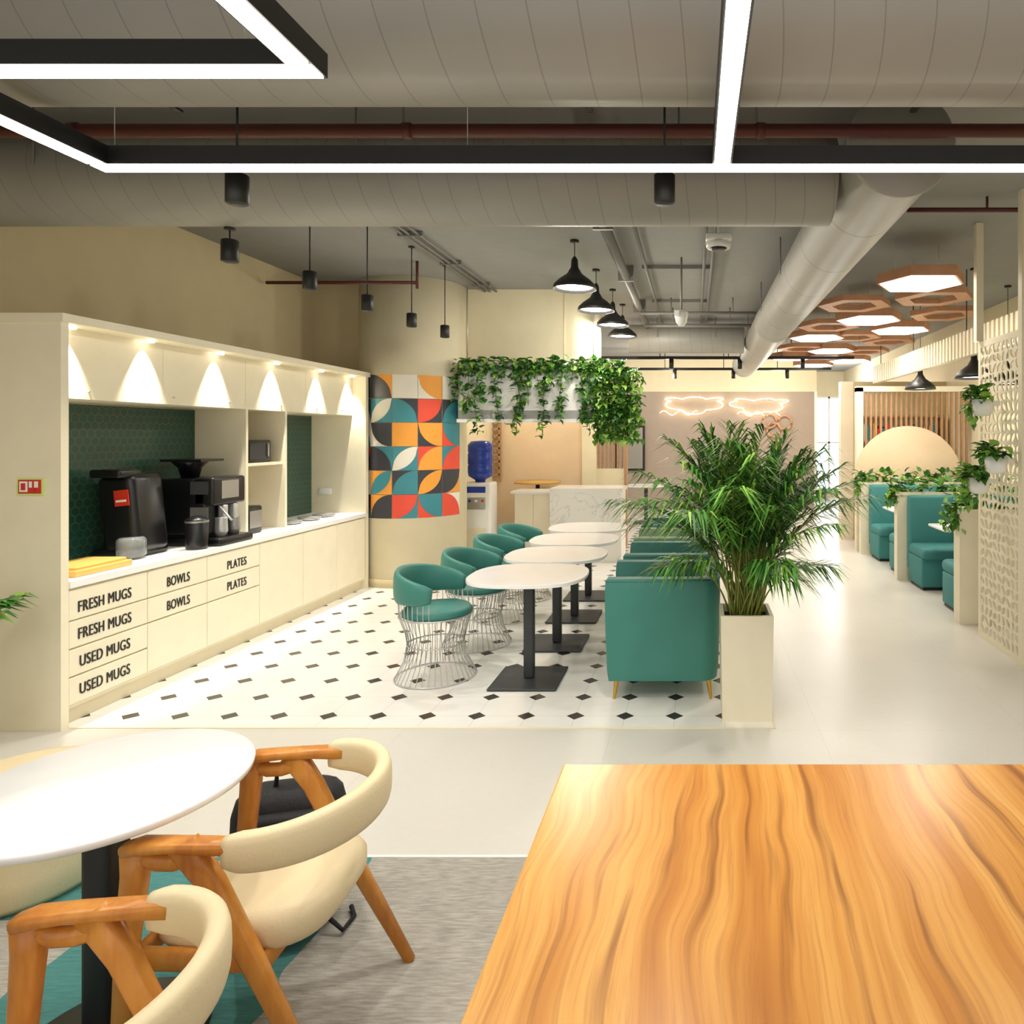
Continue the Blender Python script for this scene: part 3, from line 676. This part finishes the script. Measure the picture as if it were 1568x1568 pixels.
# ---------------------------------------------------------------- booths
def booth_bench(name,y0,dirn,x0=2.5,x1=4.0):
    b=B(); cxx=(x0+x1)/2; w=x1-x0
    b.rbox((cxx,y0+dirn*.07,.58),(w,.12,.86),.04,M['tealdk']); b.rbox((cxx,y0+dirn*.34,.40),(w,.52,.13),.05,M['tealdk']); b.rbox((cxx,y0+dirn*.33,.19),(w,.46,.32),.02,M['tealdk'])
    b.rbox((cxx,y0+dirn*.34,.015),(w-.04,.42,.025),.003,M['black'],smooth=False)
    for k in range(1,3): b.bb(x0+w*k/3-.003,x0+w*k/3+.003,y0+dirn*.135-.002,y0+dirn*.135+.002,.45,1.0,M['tealdk'])
    return b.make(name)
for y0,y1 in ((6.36,8.1),(8.24,9.86)):
    booth_bench('booth_bench',y0,1); booth_bench('booth_bench',y1,-1)
    b=B(); b.rbox((3.2,(y0+y1)/2,.735),(1.3,.5,.03),.01,M['whitet']); b.cyl((3.0,(y0+y1)/2,.01),(3.0,(y0+y1)/2,.72),.035,M['darkgrey']); b.lathe([(.22,0),(.22,.015)],(3.0,(y0+y1)/2,0),M['darkgrey'],24); b.make('booth_table')
def planterbox(y0,y1):
    b=B(); b.bb(2.40,4.1,y0,y1,0,1.0,M['cream']); b.bb(2.38,4.1,y0-.01,y0+.015,1.0,1.04,M['cream']); b.bb(2.38,4.1,y1-.015,y1+.01,1.0,1.04,M['cream']); b.bb(2.4,4.1,y0+.015,y1-.015,1.0,1.02,M['soil'])
    for i in range(int(200)):
        x=2.36+random.random()**1.3*1.65; b.leaf((x,random.uniform(y0,y1),1.02+random.random()**2*.17),(random.uniform(-1,1),random.uniform(-.5,.5),random.uniform(-.3,1)),random.uniform(.08,.13),.08,random.choice([M['leaf1'],M['leaf3'],M['leaf3'],M['leaf2']]))
    for k in range(5): vine(b,(random.uniform(2.33,2.37),random.uniform(y0,y1),1.08),random.uniform(.12,.25),60,.03,[M['leaf1'],M['leaf3']])
    return b.make('booth_divider_planter')
planterbox(6.2,6.34); planterbox(8.11,8.23); planterbox(9.87,9.98)
b=B(); pts=[(.8*math.cos(pi*i/40),.8*math.sin(pi*i/40)) for i in range(41)]
b.prism(pts,-.02,.02,M['peach'],Matrix.Translation((3.15,10.12,1.05))@Euler((pi/2,0,0)).to_matrix().to_4x4()); b.bb(2.5,3.93,10.10,10.14,0,1.05,M['peach']); b.make('arched_panel')
b=B(); b.bb(2.40,2.5,10.14,10.26,0,2.42,M['cream']); b.bb(2.4,4.12,10.14,10.26,2.36,2.44,M['cream'])
x=2.54
while x<4.08: b.bb(x,x+.025,10.18,10.22,.0,2.36,M['woodslat']); x+=.075
b.make('slatted_wood_screen')
b=B(); b.bb(2.42,2.62,11.3,11.5,0,2.6,M['cream']); b.bb(2.62,4.15,11.3,11.4,0,2.6,M['tanwall']); b.make('wall_booth_end')
b=B()
for z in (.05,.6,1.2,1.6,2.0): b.bb(2.7,4.0,11.08,11.29,z,z+.03,M['woodslat'])
for xx in (2.68,4.0): b.bb(xx,xx+.03,11.08,11.29,0,2.05,M['woodslat'])
for z in (1.23,1.63):
    x=2.75
    while x<3.9:
        w=random.uniform(.025,.05); h=random.uniform(.18,.28); b.bb(x,x+w-.004,11.11,11.25,z,z+h,random.choice(M['tcol'])); x+=w
b.make('bookshelf')
b=B(); b.bb(2.92,2.96,5.3,11.0,2.55,2.82,M['cream'])
y=5.3
while y<11: b.bb(2.88,2.92,y,y+.05,2.55,2.82,M['cream']); y+=.1
for yy in (5.6,7.4,9.2,10.8): b.cyl((2.94,yy,2.82),(2.94,yy,CZ),.006,M['black'],n=6)
b.make('ribbed_ceiling_baffle')
# laser cut screen : plate of cells with slots
b=B(); x0=2.42; y0,y1,z0,z1=4.75,5.84,.0,2.5
def sb(ya,yb,za,zb): b.bb(x0,x0+.02,ya,yb,za,zb,M['cream'])
sb(y0,y0+.04,z0,z1); sb(y1-.04,y1,z0,z1); sb(y0+.04,y1-.04,z0,.05); sb(y0+.04,y1-.04,z1-.05,z1)
ny,nz=13,30; ya,yb,za,zb=y0+.04,y1-.04,z0+.05,z1-.05; dy=(yb-ya)/ny; dz=(zb-za)/nz
for i in range(ny):
    for j in range(nz):
        yc=ya+(i+.5)*dy; zc=za+(j+.5)*dz
        ang=random.choice([0.5,0.9,pi/2,2.2,2.7,1.2])+random.uniform(-.2,.2)
        La=.043 if abs(math.sin(2*ang))<.5 else .052; Lb=.024
        vs=[];fs=[];NP=16
        for k in range(NP):
            t=2*pi*k/NP; c_,s_=math.cos(t),math.sin(t); mx_=max(abs(c_),abs(s_))
            vs.append((x0+.012,yc+c_/mx_*dy/2,zc+s_/mx_*dz/2))
        for k in range(NP):
            t=2*pi*k/NP
            u=t-ang; r=1/math.sqrt((math.cos(u)/La)**2+(math.sin(u)/Lb)**2)
            yy_,zz_=r*math.cos(t),r*math.sin(t)
            yy_=max(-dy*.46,min(dy*.46,yy_)); zz_=max(-dz*.46,min(dz*.46,zz_)); vs.append((x0+.012,yc+yy_,zc+zz_))
        vs+= [(x0+.002,q[1],q[2]) for q in vs[NP:]]
        for k in range(NP):
            k2=(k+1)%NP; fs.append((k,k2,NP+k2,NP+k)); fs.append((NP+k,NP+k2,2*NP+k2,2*NP+k))
        b.add(vs,fs,M['cream'])
        b.add([(x0+.002,q[1],q[2]) for q in vs[:NP]]+vs[2*NP:],[(k2,k,NP+k,NP+k2) for k,k2 in ((k,(k+1)%NP) for k in range(NP))],M['cream'])
b.bb(2.38,2.44,4.98,5.04,0,CZ,M['cream']); b.bb(2.38,2.44,5.78,5.84,2.5,CZ,M['cream'])
b.make('laser_cut_screen')
def potplant(name,loc,L=.3,n=70):
    b=B(); b.lathe([(.05,0),(.075,.02),(.085,.13),(.08,.13),(.07,.11),(0,.11)],(0,0,0),M['white'],28); b.bb(.07,.13,-.02,.02,.08,.12,M['white'])
    for i in range(n):
        a=random.uniform(pi*.5,pi*1.6); r=random.uniform(0,.1); b.leaf((r*math.cos(a),r*math.sin(a),.12+random.uniform(0,.1)),(math.cos(a),math.sin(a),random.uniform(-.6,.8)),random.uniform(.07,.12),.08,random.choice([M['leaf1'],M['leaf3'],M['leaf3'],M['leaf2']]))
    for k in range(4):
        a=random.uniform(pi*.6,pi*1.2); vine(b,(.09*math.cos(a),.09*math.sin(a),.13),L*random.uniform(.5,1),50,.035,[M['leaf1'],M['leaf3'],M['leaf3']],size=(.05,.08))
    return b.make(name,loc)
potplant('potted_pothos',(2.28,5.42,1.86),.22,50); potplant('potted_pothos',(2.28,5.18,1.42),.15,50); potplant('potted_pothos',(2.28,5.5,1.24),.3,60)
# ---------------------------------------------------------------- foreground wood table
b=B(); b.rbox((.68,1.17,.73),(2.12,1.64,.04),.006,M['tablewood'],smooth=False,seg=2)
for sx in (-.2,1.56):
    b.rbox((sx,1.17,.36),(.08,1.2,.06),.005,M['black'],smooth=False)
    for sy in (.55,1.80): b.rbox((sx,sy,.358),(.07,.07,.705),.005,M['black'],smooth=False)
b.make('wooden_dining_table',(0,0,0))
b=B(); b.lathe([(.0,.712),(.33,.712),(.345,.72),(.348,.735),(.345,.74),(.0,.74)],(0,0,0),M['whitet'],72)
b.rbox((0,0,.36),(.085,.085,.70),.02,M['black']); b.lathe([(.24,0),(.24,.012),(.05,.025)],(0,0,0),M['black'],40); b.lathe([(.12,.70),(.12,.712)],(0,0,0),M['black'],30)
b.make('round_white_table',(-1.625,1.895,.005))
# wooden armchairs (face -x)
b=B(); W_=M['chairwood']; CL=M['creamlea']
path=[];A_=[];B_=[]
for i in range(41):
    t=i/40; ang=-pi/2*1.08+pi*1.08*t; s_=math.sin(pi*t)
    path.append((.225*math.cos(ang)+.01,.262*math.sin(ang),.668)); e=min(1,min(t,1-t)*14+.35)
    A_.append(.025*(.6+.4*e)); B_.append((.046+.014*s_)*(.75+.25*e))
b.sweep(path,A_,B_,CL,n=16,power=.66)
for sg in (-1,1):
    b.sweep([(.03,sg*.258,.676),(-.06,sg*.252,.680),(-.16,sg*.245,.680),(-.24,sg*.238,.675),(-.275,sg*.235,.665)],[.024,.027,.029,.030,.024],[.020,.016,.014,.017,.016],W_,n=12,power=.6)
    b.sweep([(-.252,sg*.236,.675),(-.252,sg*.237,.60),(-.268,sg*.24,.44),(-.295,sg*.245,.0)],[.020,.020,.019,.013],[.034,.031,.026,.016],W_,up=(1,0,0),n=12,power=.6)
    b.sweep([(-.13,sg*.245,.680),(-.06,sg*.243,.58),(.03,sg*.243,.40),(.24,sg*.255,.0)],[.020,.020,.019,.013],[.038,.031,.028,.016],W_,up=(1,0,0),n=12,power=.6)
    b.sweep([(-.24,sg*.237,.650),(-.20,sg*.237,.632),(-.16,sg*.24,.632),(-.10,sg*.243,.65)],.017,.022,W_,n=10)
    b.sweep([(-.265,sg*.225,.385),(.04,sg*.225,.37)],.014,.028,W_,n=10,power=.6)
b.sweep([(-.258,-.23,.385),(-.258,.23,.385)],.014,.026,W_,n=10,power=.6); b.sweep([(.05,-.235,.36),(.05,.235,.36)],.014,.026,W_,n=10,power=.6)
vs=[];fs=[];n=40
lv=[(.375,.80),(.385,.93),(.41,1.0),(.435,1.0),(.458,.94),(.468,.8),(.462,.4)]
for z,k in lv:
    for i in range(n):
        a=2*pi*i/n; c_,s_=math.cos(a),math.sin(a); e=.6
        vs.append((-.055+.225*k*math.copysign(abs(c_)**e,c_),.218*k*math.copysign(abs(s_)**e,s_),z-.01+(.015*(c_) if z>.43 else 0)))
for j in range(len(lv)-1):
    for i in range(n): fs.append((j*n+i,j*n+(i+1)%n,(j+1)*n+(i+1)%n,(j+1)*n+i))
fs.append(tuple(reversed(range(n)))); fs.append(tuple(range((len(lv)-1)*n,len(lv)*n))); b.add(vs,fs,CL,True)
w1=b.make('wooden_armchair',(-1.15,1.955,.005),math.radians(2)); copy(w1,(-1.15,1.225,.005))
b=B(); G_=M['bag']; b.rbox((0,0,.24),(.36,.20,.48),.09,G_,rot=(math.radians(-8),0,0)); b.rbox((0,-.11,.16),(.28,.10,.24),.04,G_,rot=(math.radians(-8),0,0)); b.rbox((0,-.09,.36),(.26,.07,.12),.03,G_)
b.tube([(-.04,.0,.47),(-.035,0,.53),(.035,0,.53),(.04,0,.47)],.008,G_,n=6)
for sg in (-1,1): b.sweep([(sg*.1,.08,.45),(sg*.12,.15,.38),(sg*.13,.15,.22),(sg*.14,.09,.08)],.025,.008,G_,n=8)
b.tube([(.15,-.1,.05),(.20,-.13,.02),(.22,-.05,.01),(.2,0,.015)],.008,G_,n=6)
b.make('backpack',(-1.42,2.40,.005),math.radians(15))
b=B(); b.lathe([(.0,.0),(.24,.0),(.265,.03),(.275,.12),(.27,.28),(.275,.34),(.25,.40),(.18,.42),(0,.425)],(0,0,0),CL,48); b.tube([(.272*math.cos(2*pi*k/40),.272*math.sin(2*pi*k/40),.31) for k in range(40)],.006,CL,n=6,closed=True)
q=b.make('round_pouf',(-2.56,2.62,.005)); copy(q,(-2.62,2.04,.005))
b=B(); b.lathe([(.10,0),(.12,.02),(.14,.33),(.125,.33),(.11,.30),(0,.30)],(0,0,0),M['white'],32)
for i in range(16): frond(b,(0,0,.32),i*2.4,random.uniform(.6,.75),.1+.35*i/16,.2,GM,nl=12,ll=.14,w=.05,t0=.6)
b.make('potted_plant',(-3.80,3.42,.005))
# ---------------------------------------------------------------- lights
WARM=(1,.94,.84)
for i,l in enumerate(SP): light('SPOT','spotlight_lamp',(l[0],l[1],l[2]-.08),55 if i<2 else 62,WARM,.03,(0,0,0),1.9,.8)
for l in PL: light('POINT','pendant_bulb',(l[0],l[1],2.98),30,WARM,.08)
for l in ((3.0,7.35),(3.0,9.1),(3.75,8.2)): light('POINT','pendant_bulb',(l[0],l[1],2.24),12,WARM,.06)
for l in ((2.08,6.3),(2.11,8.3),(2.73,9.1),(1.75,9.8),(2.25,11.3),(1.75,12.35),(2.36,13.6)): light('SPOT','hexagon_bulb',(l[0],l[1],3.08),66,(1,.94,.85),.15,(0,0,0),2.7,.6)
light('POINT','nook_bulb',(-2.4,9.6,2.6),24,(1,.9,.75),.08); light('POINT','lounge_bulb',(-.5,14,2.9),85,(1,.92,.78),.1); light('POINT','lounge_bulb',(1.8,14.6,2.8),60,(1,.93,.82),.1); light('POINT','lounge_bulb',(3.4,16.5,2.8),80,(1,.95,.88),.1)
for l in ((-2.31,1.7),(.11,1.7),(-1.0,2.69),(1.5,2.69),(-1.12,1.2)): light('SPOT','linear_light_led',(l[0],l[1],2.74),32,(1,.97,.91),.06,(0,0,0),2.7,.6)
w=bpy.data.worlds.new('world'); scene.world=w; w.use_nodes=True
bg=w.node_tree.nodes['Background']; bg.inputs['Color'].default_value=(1.0,.965,.91,1); bg.inputs['Strength'].default_value=1.3
try:
    scene.view_settings.view_transform='Standard'; scene.view_settings.look='None'
except Exception as e: print(e)
